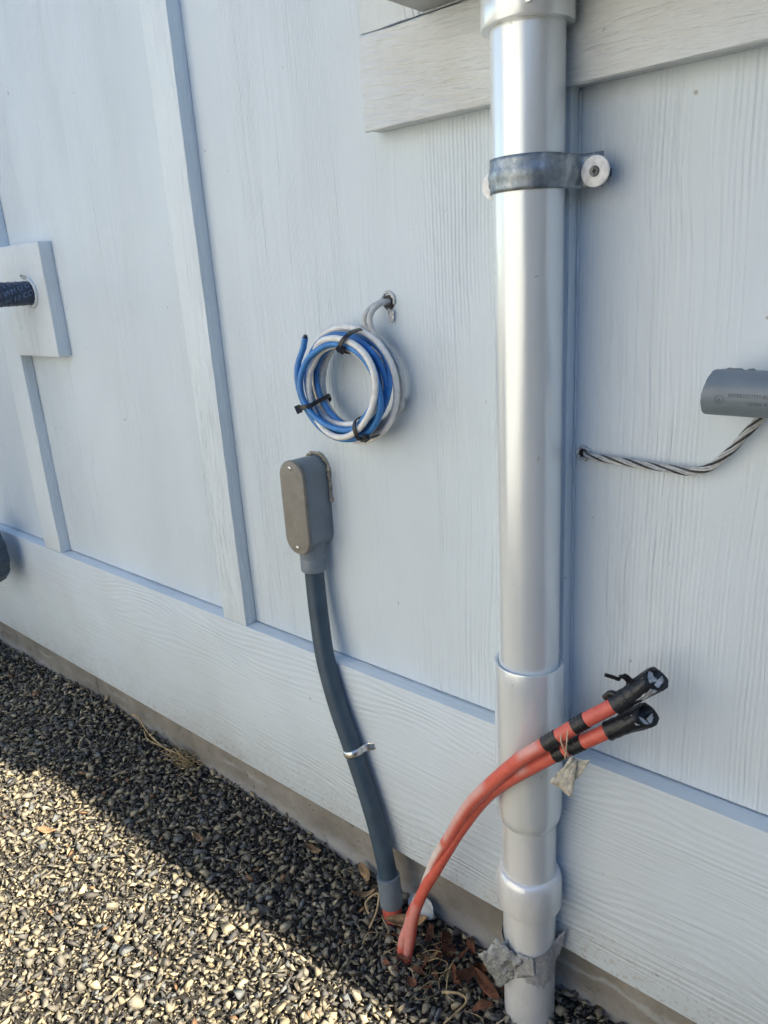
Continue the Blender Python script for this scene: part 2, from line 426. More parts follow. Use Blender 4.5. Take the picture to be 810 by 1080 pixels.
def scatter(name, x0, x1, y0, y1, pitch, smin, smax, zoff, shapes, tilt, bright=1.0, keepf=None):
    gx = np.arange(x0, x1, pitch); gy = np.arange(y0, y1, pitch)
    X, Y = np.meshgrid(gx, gy); X = X.ravel(); Y = Y.ravel()
    X = X + rng.uniform(-.7, .7, X.size) * pitch; Y = Y + rng.uniform(-.7, .7, Y.size) * pitch
    ok = (Y < 0.0)
    if keepf is not None: ok &= keepf(X, Y)
    X = X[ok]; Y = Y[ok]; n = X.size
    s = smin + (smax - smin) * rng.beta(1.5, 3.2, n)
    Z = gh(X, Y) + zoff + rng.uniform(-.3, .5, n) * s
    sh = rng.integers(0, len(shapes), n)
    yaw = rng.uniform(0, 2 * np.pi, n); rx = rng.normal(0, tilt, n); ry = rng.normal(0, tilt, n)
    tone = PAL[rng.choice(len(PAL), n, p=PW)] * (rng.uniform(0.8, 1.2, (n, 1))) * bright
    asp = rng.uniform(0.6, 1.0, n)
    Vs = []; Fs = []; Cs = []; base = 0
    for q, (sv, sf) in enumerate(shapes):
        I = np.where(sh == q)[0]
        if I.size == 0: continue
        cx, sxn = np.cos(rx[I]), np.sin(rx[I]); cy, sy = np.cos(ry[I]), np.sin(ry[I]); cz, sz = np.cos(yaw[I]), np.sin(yaw[I])
        v = sv[None] * s[I, None, None] * np.stack([np.ones_like(asp[I]), asp[I], np.ones_like(asp[I])], -1)[:, None, :]
        x, y, z = v[..., 0], v[..., 1], v[..., 2]
        y, z = y * cx[:, None] - z * sxn[:, None], y * sxn[:, None] + z * cx[:, None]
        x, z = x * cy[:, None] + z * sy[:, None], -x * sy[:, None] + z * cy[:, None]
        x, y = x * cz[:, None] - y * sz[:, None], x * sz[:, None] + y * cz[:, None]
        v = np.stack([x + X[I, None], np.minimum(y + Y[I, None], 0.002), z + Z[I, None]], -1).reshape(-1, 3)
        k_ = sv.shape[0]
        f = (sf[None] + (np.arange(I.size) * k_)[:, None, None]).reshape(-1, 3) + base
        Vs.append(v); Fs.append(f); Cs.append(np.repeat(tone[I], k_, 0)); base += v.shape[0]
    V = np.concatenate(Vs); F = np.concatenate(Fs); C_ = np.concatenate(Cs)
    me = bpy.data.meshes.new(name); me.vertices.add(len(V)); me.vertices.foreach_set('co', V.ravel().astype(np.float32))
    me.loops.add(F.size); me.loops.foreach_set('vertex_index', F.ravel().astype(np.int32))
    me.polygons.add(len(F)); me.polygons.foreach_set('loop_start', np.arange(0, F.size, 3, dtype=np.int32))
    me.update(calc_edges=True)
    a = me.color_attributes.new('tone', 'FLOAT_COLOR', 'POINT')
    a.data.foreach_set('color', np.concatenate([C_, np.ones((len(C_), 1))], 1).ravel().astype(np.float32))
    me.materials.append(M['stone'])
    o = link(bpy.data.objects.new(name, me)); tag(o, kind='stuff'); return o
SH = hull_shapes(40, 7, 0.42) + hull_shapes(40, 6, 0.28)
SHs = hull_shapes(12, 7, 0.6)
near = lambda X, Y: (X < 0.35) & (Y > -1.15)
o = scatter('gravel', -3.3, 0.4, -1.05, 0.0, 0.0108, 0.0045, 0.0225, 0.0040, SH, 0.42, 1.0)
tag(o, 'bed of angular crushed gravel, sunlit away from the wall', 'gravel')
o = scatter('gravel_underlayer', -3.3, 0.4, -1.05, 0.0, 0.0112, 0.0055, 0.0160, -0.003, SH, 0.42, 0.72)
tag(o, 'stones of the lower gravel layer showing between the top ones', 'gravel')
o = scatter('gravel_grit', -3.3, 0.4, -1.05, 0.0, 0.0095, 0.002, 0.0052, 0.0015, SHs, 0.9, 0.95)
tag(o, 'fine grit and chips lying between the gravel stones', 'grit')

# ================================================================== THE HOUSE WALL
GZ0 = 1.067
ZS0, ZS1 = 0.116, 0.448                        # skirt board bottom / top
house = thing('house_wall', (-1, 0, 0), 'pale painted board and batten house wall on a concrete foundation', 'wall')
BX = [(-3.34, -3.265), (-2.61, -2.535), (-1.873, -1.790), (-1.128, -1.0605), (-0.480, -0.405), (0.20, 0.275), (0.92, 0.995)]
WT = 2.4
edges = [-4.2] + [(a + b) / 2 for a, b in BX] + [1.6]
for i in range(len(edges) - 1):
    m_ = M['panel2'] if edges[i] > -0.5 else M['panel']
    box('siding_panel', (edges[i] + 0.001, 0.0, ZS1 + 0.002), (edges[i + 1] - 0.001, 0.012, WT), m_, house, 0)
for a, b in BX:
    box('batten', (a, -0.0265 if a < -0.6 else -0.021, ZS1 + 0.0005), (b, -0.0003, WT), M['batten'], house, 0.0016, 2, (2, 40), 0.0003)
o = box('skirt_board', (-4.2, -0.027, ZS0), (1.6, 0.011, ZS1), M['skirt'], house, 0.002, 2, (0, 60), 0.0004)
# flashing strip caulked on top of the skirt board
x0 = -0.683
o = box('ledger_board', (x0, -0.0305, 1.2365), (1.6, -0.0225, 1.3405), M['ledger'], house, 0.003, 3, (0, 40), 0.0006)
o = box('ledger_backing', (x0 + 0.002, -0.0222, 1.2385), (1.6, -0.0005, 1.3395), M['ledger'], house, 0.001)
o = box('mounting_board', (x0 + 0.002, -0.028, 1.3425), (-0.10, -0.0225, 1.70), M['ledger_v'], house, 0.002, 2, (0, 20), 0.0006)
# caulk bead in the corner between batten and panel behind the mast
tube('caulk_bead', [(-0.404, -0.0015, z) for z in np.linspace(ZS1, 1.235, 60)], lambda t: 0.0016 + 0.0008 * math.sin(t * 90), M['panel2'], house, 8)
# foundation in poured lengths with narrow form seams
fx = [-4.2, -2.75, -2.28, -1.80, -1.36, 0.30, 1.6]
for i in range(len(fx) - 1):
    box('foundation_length', (fx[i] + 0.0008, 0.001 + 0.002 * (i % 2), -0.2), (fx[i + 1] - 0.0008, 0.3, 0.135), M['concrete'], house, 0.003, 2, (0, 24), 0.0008)
box('foundation_core', (-4.2, 0.010, -0.2), (1.6, 0.29, 0.12), M['concrete'], house, 0)
box('wall_core', (-4.2, 0.013, 0.14), (1.6, 0.25, WT), M['panel'], house, 0)
box('roof', (-4.25, 0.0125, WT + 0.001), (1.65, 3.2, WT + 0.05), M['roof'], house, 0)
keep(house)
# added dark timber side wall out of view, blocks sky light from the right
wing_blocker = thing('added_wing', (2.9, -1, 0), 'added unseen dark timber side wall blocking sky light from the right', 'wall')
box('added_wing_wall', (2.8, -4.6, -0.1), (3.1, 0.011, 2.5), M['timber'], wing_blocker, 0.01)
box('added_wing_roof', (2.7, -4.7, 2.503), (5.2, 0.2, 2.56), M['roof'], wing_blocker, 0.005)
keep(wing_blocker)
blocker = thing('added_fence', (1.6, -3.6, 0), 'added unseen row of tall dark timber boards blocking sky light', 'blocker')  # added out of view to cut sky light from the front right
for i in range(12):
    box('blocker_board', (0.95 + i * 0.15, -4.12, 0.0), (0.95 + i * 0.15 + 0.145, -4.10, 2.3), M['timber'], blocker, 0.002)
for z_ in (0.4, 1.9):
    box('blocker_rail', (0.95, -4.16, z_), (2.75, -4.121, z_ + 0.09), M['timber'], blocker, 0.002)
keep(blocker)
# added unseen white boarded building, its sunlit side bounces light onto the wall
bounce_obj = thing('reflector', (-3.4, -2.2, 0), 'added unseen white boarded building bouncing sunlight onto the wall', 'reflector')
for i in range(18):
    box('board', (-0.011, -2.5, 0.04 + i * 0.16), (0.011, 2.5, 0.04 + i * 0.16 + 0.157), M['bounce_paint'], bounce_obj, 0.003)
box('reflector_body', (-3.4, -2.495, -0.1), (-0.012, 2.495, 2.92), M['bounce_paint'], bounce_obj, 0.005)
box('reflector_roof', (-3.55, -2.6, 2.923), (0.1, 2.6, 3.0), M['roof'], bounce_obj, 0.01)
bounce_obj.location = (-0.75, -3.6, 0); bounce_obj.rotation_euler = (0, 0, math.radians(38.5))

# mounting block beside the left batten, with a sleeved line set coming out of it
blk = thing('mounting_block', (-1.7, -0.015, 0.94), 'square white wooden mounting block with a dark sleeved pipe entering it', 'block')
box('board', (-1.7895, -0.030, 0.940), (-1.595, -0.0005, 1.175), M['block'], blk, 0.0018, 2, (2, 12), 0.0003)
keep(blk)
lin = thing('refrigerant_line', (-1.668, -0.03, 1.075), 'dark blue printed line sleeve sticking out of the white block at the left edge', 'pipe')
pc = catmull([(-1.668, -0.026, 1.0745), (-1.668, -0.07, 1.0745), (-1.672, -0.13, 1.073), (-1.69, -0.20, 1.06), (-1.75, -0.27, 1.02), (-1.85, -0.31, 0.93), (-1.95, -0.30, 0.80), (-2.02, -0.25, 0.62), (-2.05, -0.2, 0.42)], 14)
tube('sleeve', pc, 0.0245, M['sleeve'], lin, 32)
V = []; F = []
Tn, Nn, Bn = frames([Vector(p) for p in pc])
# spiral wrap of overlapping edges
sp = []
acc = 0
for i in range(0, len(pc)):
    if i: acc += (pc[i] - pc[i - 1]).length
    sp.append(acc)
def at_len(s):
    for i in range(1, len(pc)):
        if sp[i] >= s:
            t = (s - sp[i - 1]) / (sp[i] - sp[i - 1]); return pc[i - 1].lerp(pc[i], t), Nn[i], Bn[i], Tn[i]
    return pc[-1], Nn[-1], Bn[-1], Tn[-1]
path = []
for q in range(0, 900):
    s = 0.004 + q * 0.0009; p, n_, b_, t_ = at_len(s)
    if s > sp[-1] - 0.002: break
    a = s / 0.016 * 2 * math.pi
    path.append(p + (n_ * math.cos(a) + b_ * math.sin(a)) * 0.0245)
tube('wrap_edge', path, 0.0011, M['sleeve'], lin, 6)
# pale lettering moulded in the sleeve
allV = []; allF = []
for row, (txt, a0) in enumerate([('O WM 10 CO', 4.05), ('N V WM U O', 4.75), ('C O 1 0 VW', 5.45), ('WM O C N', 6.15)]):
    me = to_mesh_text(txt, 0.0150)
    b0 = len(allV)
    for v in me.vertices:
        s = 0.100 - v.co.x * 1.0; p, n_, b_, t_ = at_len(max(s, 0.001))
        a = a0 + v.co.y / 0.0245 - s * 14 + 0.7
        allV.append(p + (n_ * math.cos(a) + b_ * math.sin(a)) * 0.0252)
    allF += [tuple(b0 + i for i in f.vertices) for f in me.polygons]
mesh_obj('print', allV, allF, M['sleeve_print'], lin)
def blob_ring(name, cx, cz, y, rr, wr, mat, parent, a0=0, a1=2 * math.pi, n=40, sx=1.0, sz=1.0):
    pts = [Vector((cx + sx * rr * math.cos(a0 + (a1 - a0) * i / n) + random.uniform(-.001, .001), y + random.uniform(-.0008, .0008),
                   cz + sz * rr * math.sin(a0 + (a1 - a0) * i / n) + random.uniform(-.001, .001))) for i in range(n + 1)]
    return tube(name, pts, lambda t: wr * (0.75 + 0.5 * random.random()), mat, parent, 8)
blob_ring('sealant', -1.666, 1.0745, -0.031, 0.027, 0.0045, M['block'], lin)
tube('sealant_curl', catmull([(-1.672, -0.030, 1.100), (-1.674, -0.040, 1.108), (-1.668, -0.044, 1.112), (-1.663, -0.036, 1.107), (-1.662, -0.031, 1.100)], 6), 0.0012, M['caulk'], lin, 8)
keep(lin)
# ribbed dark rubber rim with a grey cap at the far left
hs = thing('rubber_rimmed_cap', (-2.13, -0.1, 0.41), 'grey round cap in a dark ribbed rubber rim at the left edge', 'cap')
cx, cy, cz = -2.100, -0.12, 0.412
lathe('cap', [(0.0, -0.150), (0.060, -0.150), (0.072, -0.146), (0.078, -0.136), (0.078, -0.08), (0.0, -0.08)], M['pvc'], hs, (cx, 0, cz), 'y', 48)
V = []; F = []; n = 120; sg = 12
for i in range(n):
    a = 2 * math.pi * i / n; R_ = 0.078 + (0.0035 if (i // 5) % 2 else 0)
    for j in range(sg):
        b = 2 * math.pi * j / sg
        V.append((cx + (R_ + 0.011 * math.cos(b)) * math.cos(a), -0.105 + 0.040 * math.sin(b), cz + (R_ + 0.011 * math.cos(b)) * math.sin(a)))
for i in range(n):
    for j in range(sg):
        F.append((i * sg + j, i * sg + (j + 1) % sg, ((i + 1) % n) * sg + (j + 1) % sg, ((i + 1) % n) * sg + j))
mesh_obj('rubber_rim', V, F, M['conduit'], hs, True)
keep(hs)

# ================================================================== METER BOX
mb = thing('meter_box', (-0.35, -0.08, 1.343), 'grey metal service box above the mast, only its underside showing', 'box')
bx0, bx1, by0, by1, bz = -0.586, -0.10, -0.136, -0.0285, 1.3435
box('body', (bx0, by0 + 0.004, bz), (bx1, by1, 1.78), M['box'], mb, 0.003)
box('front_lip', (bx0 - 0.003, by0 - 0.014, bz - 0.004), (bx1 + 0.003, by0 + 0.0035, 1.79), M['box'], mb, 0.004, 3)
for rr in (0.034, 0.024):
    lathe('knockout_ring', [(rr - 0.0022, -0.0012), (rr - 0.001, -0.0022), (rr + 0.001, -0.0022), (rr + 0.0022, -0.0012), (rr + 0.0022, 0.001), (rr - 0.0022, 0.001)], M['box'], mb, (-0.512, -0.082, bz), 'z', 48)
lathe('knockout_plug', [(0.0, -0.0016), (0.021, -0.0016), (0.0215, 0.001), (0.0, 0.001)], M['box'], mb, (-0.512, -0.082, bz), 'z', 48)
keep(mb)

# ================================================================== THE MAST (silver vertical pipe)
PX, PY, PR = -0.432, -0.0605, 0.0375
PX, PY = -0.432, -0.0605
mast = thing('mast_pipe', (PX, PY, 0), 'tall silver painted vertical pipe with socket couplings, strapped to the wall', 'pipe')
O = (PX, PY, 0)
lathe('upper_tube', [(0.0, 0.50), (PR, 0.50), (PR, 1.0), (PR, 1.33), (0.0, 1.33)], M['pipe'], mast, O)
cp = lathe('coupling', [(PR + 0.0006, 0.588), (PR + 0.003, 0.5915), (0.0428, 0.592), (0.0436, 0.590), (0.0437, 0.56), (0.0437, 0.372), (0.0425, 0.362), (0.0385, 0.352), (PR - 0.002, 0.3475), (PR - 0.004, 0.346)], M['pipe'], mast, O, smooth=50)
lathe('middle_tube', [(0.0, 0.18), (0.0366, 0.18), (0.0366, 0.36), (0.0, 0.36)], M['pipe_low'], mast, O)
lathe('collar', [(0.0368, 0.268), (0.0405, 0.266), (0.0440, 0.258), (0.0452, 0.250), (0.0452, 0.214), (0.0445, 0.2105), (0.0368, 0.2095)], M['pipe_low'], mast, O, smooth=50)
lathe('lower_tube', [(0.0, -0.15), (0.0370, -0.15), (0.0370, 0.205), (0.0, 0.205)], M['pipe_low'], mast, O)
lathe('box_hub', [(PR, 1.2885), (0.0450, 1.2885), (0.0462, 1.2905), (0.0462, 1.306), (0.0462, 1.342), (PR, 1.342)], M['pipe'], mast, O, smooth=50)
a_ = math.radians(-58)
box('hub_nub', (PX + math.cos(a_) * 0.0462 - 0.003, PY + math.sin(a_) * 0.0462 - 0.003, 1.297), (PX + math.cos(a_) * 0.0462 + 0.003, PY + math.sin(a_) * 0.0462 + 0.003, 1.308), M['pipe'], mast, 0.002)
box('grey_liner', (PX - 0.02, PY + 0.02, 0.3), (PX + 0.02, -0.0225, 0.33), M['galv'], mast, 0.001)
# torn silver tape: wrap with a ragged lower edge and flaps on both sides
V = []; F = []; n = 120
for i in range(n + 1):
    a = 2 * math.pi * i / n
    top = 0.147 + 0.004 * math.sin(a * 2 + 1) + random.uniform(-.0012, .0012)
    low = 0.096 + 0.010 * math.sin(a * 3) + random.uniform(-.006, .006)
    for j in range(7):
        t = j / 6; z = top + (low - top) * t
        r = 0.0378 + 0.0006 * random.random() + (0.0013 if j == 0 else 0)
        V.append((PX + r * math.cos(a), PY + r * math.sin(a), z))
for i in range(n):
    for j in range(6): F.append((i * 7 + j, (i + 1) * 7 + j, (i + 1) * 7 + j + 1, i * 7 + j + 1))
mesh_obj('torn_tape', V, F, M['duct'], mast, True)
def flap(name, pts, mat, parent, crumple=0.002, n=7, thick=0.0005):
    """quad patch from four world corners, crumpled"""
    a, b, c_, d = [Vector(p) for p in pts]
    nrm = (b - a).cross(d - a).normalized(); V = []; F = []
    for i in range(n + 1):
        for j in range(n + 1):
            u, v = i / n, j / n
            p = a.lerp(b, u).lerp(d.lerp(c_, u), v) + nrm * random.uniform(-crumple, crumple)
            V.append(p)
    m_ = n + 1
    for i in range(n):
        for j in range(n): F.append((i * m_ + j, (i + 1) * m_ + j, (i + 1) * m_ + j + 1, i * m_ + j + 1))
    o = mesh_obj(name, V, F, mat, parent, True)
    s = o.modifiers.new('thickness', 'SOLIDIFY'); s.thickness = thick
    return o
ux, uy = 0.866, 0.5        # image-right direction at the mast
def mp(right, out, z): return (PX + ux * right + 0.5 * out, PY + uy * right - 0.866 * out, z)
flap('tape_flap', [mp(-0.028, 0.024, 0.158), mp(-0.074, 0.020, 0.118), mp(-0.044, 0.026, 0.066), mp(-0.022, 0.033, 0.096)], M['ducttorn'], mast, 0.0030, 10)
flap('tape_flap', [mp(-0.046, 0.030, 0.164), mp(-0.068, 0.034, 0.124), mp(-0.036, 0.038, 0.104), mp(-0.008, 0.0395, 0.136)], M['ducttorn'], mast, 0.0032, 10)
flap('tape_flap', [mp(0.032, 0.016, 0.150), mp(0.050, 0.006, 0.166), mp(0.048, 0.002, 0.134), mp(0.034, 0.014, 0.108)], M['duct'], mast, 0.0010)
flap('tape_flap', [mp(-0.016, 0.0365, 0.148), mp(0.006, 0.0402, 0.143), mp(0.008, 0.0400, 0.112), mp(-0.018, 0.0362, 0.102)], M['duct'], mast, 0.0016)
keep(mast)

# strap clamp on the mast
st = thing('pipe_strap', (PX, PY, 1.155), 'galvanised steel strap clamping the silver pipe with a white washer', 'strap')
def strap_sheet(prof, z0, z1, mat, parent, name, rib=0.0022, th=0.0012):
    """prof: list of (x,y) along the band; band between z0 and z1 with a raised rib along its middle"""
    P = [Vector((x, y, 0)) for x, y in prof]; V = []; F = []; rows = 9
    for i, p in enumerate(P):
        d = (P[min(i + 1, len(P) - 1)] - P[max(i - 1, 0)]).normalized(); nn = Vector((d.y, -d.x, 0))
        for j in range(rows):
            t = j / (rows - 1); k_ = math.exp(-((t - 0.5) / 0.16) ** 2)
            q = p + nn * rib * k_ ; zz = z0 + (z1 - z0) * t
            V.append((q.x, q.y, zz))
    for i in range(len(P) - 1):
        for j in range(rows - 1): F.append((i * rows + j, i * rows + j + 1, (i + 1) * rows + j + 1, (i + 1) * rows + j))
    o = mesh_obj(name, V, F, mat, parent, True)
    s = o.modifiers.new('thickness', 'SOLIDIFY'); s.thickness = th; s.offset = 0
    return o
r_ = PR + 0.0011; prof = []
prof += [(-0.500, -0.0255), (-0.490, -0.0255), (-0.480, -0.030)]
for q in range(0, 37):
    a = math.pi + math.radians(-22) + math.radians(180 + 22 + 8) * q / 36
    prof.append((PX + r_ * math.cos(a), PY + r_ * math.sin(a)))
prof += [(-0.3922, -0.046), (-0.3905, -0.034), (-0.3885, -0.0275), (-0.385, -0.0258), (-0.3655, -0.0255)]
zc = 1.1555
strap_sheet(prof, zc - 0.0165, zc + 0.0165, M['galv'], st, 'band')
for x_, mt in ((-0.3715, M['nylon']), (-0.4925, M['nylon'])):
    lathe('washer', [(0.0, -0.0325), (0.0138, -0.0325), (0.0150, -0.0317), (0.0150, -0.0292), (0.0, -0.0292)], mt, st, (x_, 0, zc - 0.002), 'y', 40)
    h = lathe('screw', [(0.0, -0.0338), (0.0020, -0.0335), (0.0050, -0.0343), (0.0054, -0.0327), (0.0, -0.0320)], M['screw'], st, (x_, 0, zc - 0.002), 'y', 20)
    box('spacer', (x_ - 0.004, -0.0235, zc - 0.006), (x_ + 0.004, -0.0005, zc + 0.002), M['screw'], st, 0.001)
    for dx, dz in ((0.0022, 0.0006), (0.0006, 0.0022)):
        box('screw_slot', (x_ - dx, -0.0347, zc - 0.002 - dz), (x_ + dx, -0.0338, zc - 0.002 + dz), M['gasket'], st, 0)
keep(st)

# ================================================================== WIRE COIL
coil = thing('wire_coil', (-0.728, -0.04, 0.925), 'coil of blue and white wire held by black cable ties, hanging from the wall', 'wire')
CX, CZ = -0.7295, 0.922
def loop(turns, a0, rfun, yfun, n=40, cxo=0, czo=0):
    out = []; N_ = int(turns * n)
    for i in range(N_ + 1):
        a = a0 - 2 * math.pi * i / n; t = i / N_
        r = rfun(a, t)
        out.append(Vector((CX + cxo + r * 1.04 * math.cos(a), yfun(a, t), CZ + czo + r * 0.93 * math.sin(a))))
    return out
sin, cos = math.sin, math.cos
def spool(slots, a0, tail=0.0, w0=0.62, w1=1.0):
    '''slots: (radius, y) for successive turns; the wire crosses to the next slot under the top tie'''
    out = []; n = 44; m_ = len(slots)
    for i in range(int(n * (m_ - 1 + tail)) + 1):
        t = i / n; q = min(int(t), m_ - 1); fr = t - q
        r0, y0 = slots[q]; r1, y1 = slots[min(q + 1, m_ - 1)]
        sft = max(0, min(1, (fr - w0) / (w1 - w0))); sft = sft * sft * (3 - 2 * sft)
        r = r0 + (r1 - r0) * sft; y = y0 + (y1 - y0) * sft
        a = a0 - 2 * math.pi * t
        wob = 0.0022 * sin(2 * a + q * 1.9) + 0.0016 * sin(3 * a + q * 2.7)
        out.append(Vector((CX + (r + wob) * 1.03 * cos(a) - 0.002 + 0.0015 * sin(q * 2.1), y + 0.0015 * sin(a * 2 + q), CZ + (r + wob) * 0.93 * sin(a))))
    return out
Ro, Ri, Rm = 0.0760, 0.0625, 0.0695
def tuck(path, k_=7, dy=0.026, both=True):
    for i in range(k_):
        f_ = (1 - i / k_) ** 1.5
        path[i] = path[i] + Vector((0, dy * f_, 0))
        if both: path[-1 - i] = path[-1 - i] + Vector((0, dy * f_, 0))
    return path
w1 = tuck(spool([(Rm + .004, -0.069), (Ri - 0.002, -0.0545), (Ro + 0.0085, -0.0360), (Ri, -0.030), (Rm, -0.022)], 2.6, 0.55), 9, 0.030)
tube('white_wire', w1, 0.0044, M['white_wire'], coil, 10)
bl = spool([(Rm + 0.002, -0.0310), (Ro, -0.0480), (Ri - 0.002, -0.0420), (Rm, -0.0520), (Ri + .003, -0.0665), (Ro + 0.003, -0.0600)], 5.25, 0.455)
tipd = Vector((0.40, -0.05, 0.91)).normalized()
bl = catmull(bl[::3] + [bl[-1] + tipd * 0.005, bl[-1] + tipd * 0.011, bl[-1] + tipd * 0.016], 3)
tube('blue_wire', bl, 0.0044, M['blue'], coil, 10)
tube('bare_end', [bl[-1], bl[-1] + tipd * 0.0035], 0.0030, M['tie'], coil, 10)
# beige loop at the back and the two grey leads to the hole
bk = loop(1.1, 0.5, lambda a, t: 0.078 + 0.005 * sin(a + 4.3), lambda a, t: -0.024 + 0.004 * sin(a))
tube('beige_wire', bk, 0.0046, M['beige_wire'], coil, 10)
HX, HZ = -0.6835, 1.029
for q, dx in enumerate((0.0, 0.009)):
    e1 = loop(0.95 if q == 0 else 0.45, 1.0 - 0.06 * q, lambda a, t: 0.0785 - 0.007 * q + 0.002 * sin(a), lambda a, t: -0.022 - 0.002 * q + 0.006 * t)
    lead = catmull([(HX - 0.003 + dx * 0.5, 0.012, HZ + 0.001), (HX - 0.004 + dx * 0.6, -0.012, HZ + 0.002), (HX - 0.012 + dx * 0.9, -0.030, HZ - 0.008), (HX - 0.014 + dx, -0.034, HZ - 0.026)] + [p for p in e1[1::4]], 5)
    tube('grey_lead', lead, 0.0040, M['grey_wire'], coil, 10)
blob_ring('hole_sealant', HX + 0.001, HZ + 0.004, -0.001, 0.0105, 0.0026, M['strand'], coil, math.radians(-20), math.radians(200), 16)
lathe('hole', [(0.0, -0.0008), (0.010, -0.0008), (0.0102, 0.002), (0.0, 0.002)], M['gasket'], coil, (HX + 0.001, 0, HZ + 0.001), 'y', 24)
flap('torn_film', [(HX + 0.004, -0.006, HZ - 0.006), (HX + 0.013, -0.004, HZ - 0.010), (HX + 0.010, -0.003, HZ - 0.026), (HX + 0.002, -0.003, HZ - 0.022)], M['foil'], coil, 0.0015)
def cable_tie(ang, ry, rr, cr, head_a, tail):
    c0 = Vector((CX + cr * 1.04 * cos(ang), -0.0485, CZ + cr * 0.93 * sin(ang)))
    rad = Vector((cos(ang), 0, sin(ang))); yy = Vector((0, 1, 0)); tan = rad.cross(yy)
    n = 40; V = []; F = []
    for i in range(n):
        a = 2 * math.pi * i / n
        e = 0.72
        p = c0 + rad * rr * math.copysign(abs(cos(a)) ** e, cos(a)) + yy * ry * math.copysign(abs(sin(a)) ** e, sin(a)) + tan * 0.004 * sin(a * 2)
        nn = (rad * cos(a) / rr + yy * sin(a) / ry).normalized()
        for s1, s2 in ((-1, 0), (1, 0), (1, 1), (-1, 1)):
            V.append(p + tan * 0.0031 * s1 + nn * 0.0018 * s2)
    for i in range(n):
        for j in range(4): F.append((i * 4 + j, i * 4 + (j + 1) % 4, ((i + 1) % n) * 4 + (j + 1) % 4, ((i + 1) % n) * 4 + j))
    t = mesh_obj('cable_tie', V, F, M['tie'], coil, True); t.data.set_sharp_from_angle(angle=0.7)
    a = head_a
    p = c0 + rad * rr * 1.05 * cos(a) + yy * ry * 1.08 * sin(a)
    nn = (rad * cos(a) / rr + yy * sin(a) / ry).normalized(); tg = tan.cross(nn)
    bm = bmesh.new(); bmesh.ops.create_cube(bm, size=1)
    for v in bm.verts: v.co = p + tan * v.co.x * 0.0090 + nn * (v.co.y * 0.007 + 0.001) + tg * v.co.z * 0.0080
    bmesh.ops.bevel(bm, geom=bm.edges[:], offset=0.0008, segments=1, affect='EDGES')
    h = bm_obj('tie_head', bm, M['tie'], t, 40)
    if tail:
        q = [p, p + nn * 0.004 + tg * 0.004, p + nn * 0.008 + tg * 0.010]
        tube('tie_tail', q, 0.0014, M['tie'], t, 6)
cable_tie(math.radians(70), 0.0275, 0.0150, 0.0700, math.radians(-120), False)
cable_tie(math.radians(207), 0.0275, 0.0150, 0.0700, math.radians(-62), False)
cable_tie(math.radians(-58), 0.0275, 0.0150, 0.0700, math.radians(-35), False)
keep(coil)

# ================================================================== CONDUIT BODY + BENT CONDUIT
lb = thing('junction_fitting', (-0.853, -0.03, 0.7), 'grey oval conduit body with a flat screwed cover, sealed to the wall', 'fitting')
LX, Z0, Z1, HW = -0.853, 0.6475, 0.8015, 0.0268
def stadium(inset=0.0, n=14):
    pts = []
    r = HW - inset
    for i in range(n + 1):
        a = math.pi * i / n; pts.append((LX + r * cos(a), Z1 - HW + r * sin(a)))
    for i in range(n + 1):
        a = math.pi + math.pi * i / n; pts.append((LX + r * cos(a), Z0 + HW + r * sin(a)))
    return pts
def prism(name, layers, mat, parent):
    """layers: list of (inset, y)"""
    V = []; F = []; n = None
    for ins, y in layers:
        p = stadium(ins); n = len(p); V += [(x, y, z) for x, z in p]
    for i in range(len(layers) - 1):
        for j in range(n): F.append((i * n + j, i * n + (j + 1) % n, (i + 1) * n + (j + 1) % n, (i + 1) * n + j))
    F.append(tuple(range(n))); F.append(tuple((len(layers) - 1) * n + j for j in range(n)))
    bm = bmesh.new(); me = bpy.data.meshes.new('t'); me.from_pydata(V, [], F); bm.from_mesh(me); bpy.data.meshes.remove(me)
    return bm_obj(name, bm, mat, parent, 40)
prism('body', [(0.002, 0.004), (0.002, -0.004), (0.0005, -0.030), (0.0, -0.0515)], M['pvc'], lb)
prism('gasket', [(0.0012, -0.0510), (0.0012, -0.0530)], M['gasket'], lb)
prism('cover', [(-0.0006, -0.0528), (-0.0006, -0.0562), (0.0006, -0.0580), (0.0025, -0.0585)], M['cover'], lb)
for z_ in (Z1 - 0.0115, Z0 + 0.0115):
    s_ = lathe('screw', [(0.0, -0.0612), (0.002, -0.0610), (0.0036, -0.0600), (0.0040, -0.0584), (0.0, -0.0583)], M['steel'], lb, (LX, 0, z_), 'y', 18)
    box('screw_slot', (LX - 0.0026, -0.0614, z_ - 0.0005), (LX + 0.0026, -0.0606, z_ + 0.0005), M['gasket'], s_, 0)
lathe('hub', [(0.0, 0.665), (0.0215, 0.665), (0.0215, 0.640), (0.0205, 0.634), (0.0212, 0.633), (0.0212, 0.612), (0.0200, 0.611), (0.0, 0.611)], M['pvc'], lb, (LX, -0.0285, 0), 'z', 36)
pts = [Vector((x, -0.002 + random.uniform(-.002, .001), z)) for x, z in [(LX + (HW + 0.0015) * cos(a), Z1 - HW + (HW + 0.0015) * sin(a)) for a in np.linspace(2.4, -0.2, 26)]]
pts += [Vector((LX + HW + 0.001 + random.uniform(-.001, .001), -0.002, z)) for z in np.linspace(Z1 - HW - 0.008, Z1 - 0.075, 12)]
tube('sealant', pts, lambda t: 0.0014 + 0.0026 * random.random(), M['caulk'], lb, 8)
keep(lb)
cdt = thing('bent_conduit', (-0.85, -0.03, 0.61), 'dark grey conduit bending down from the conduit body into the gravel', 'conduit')
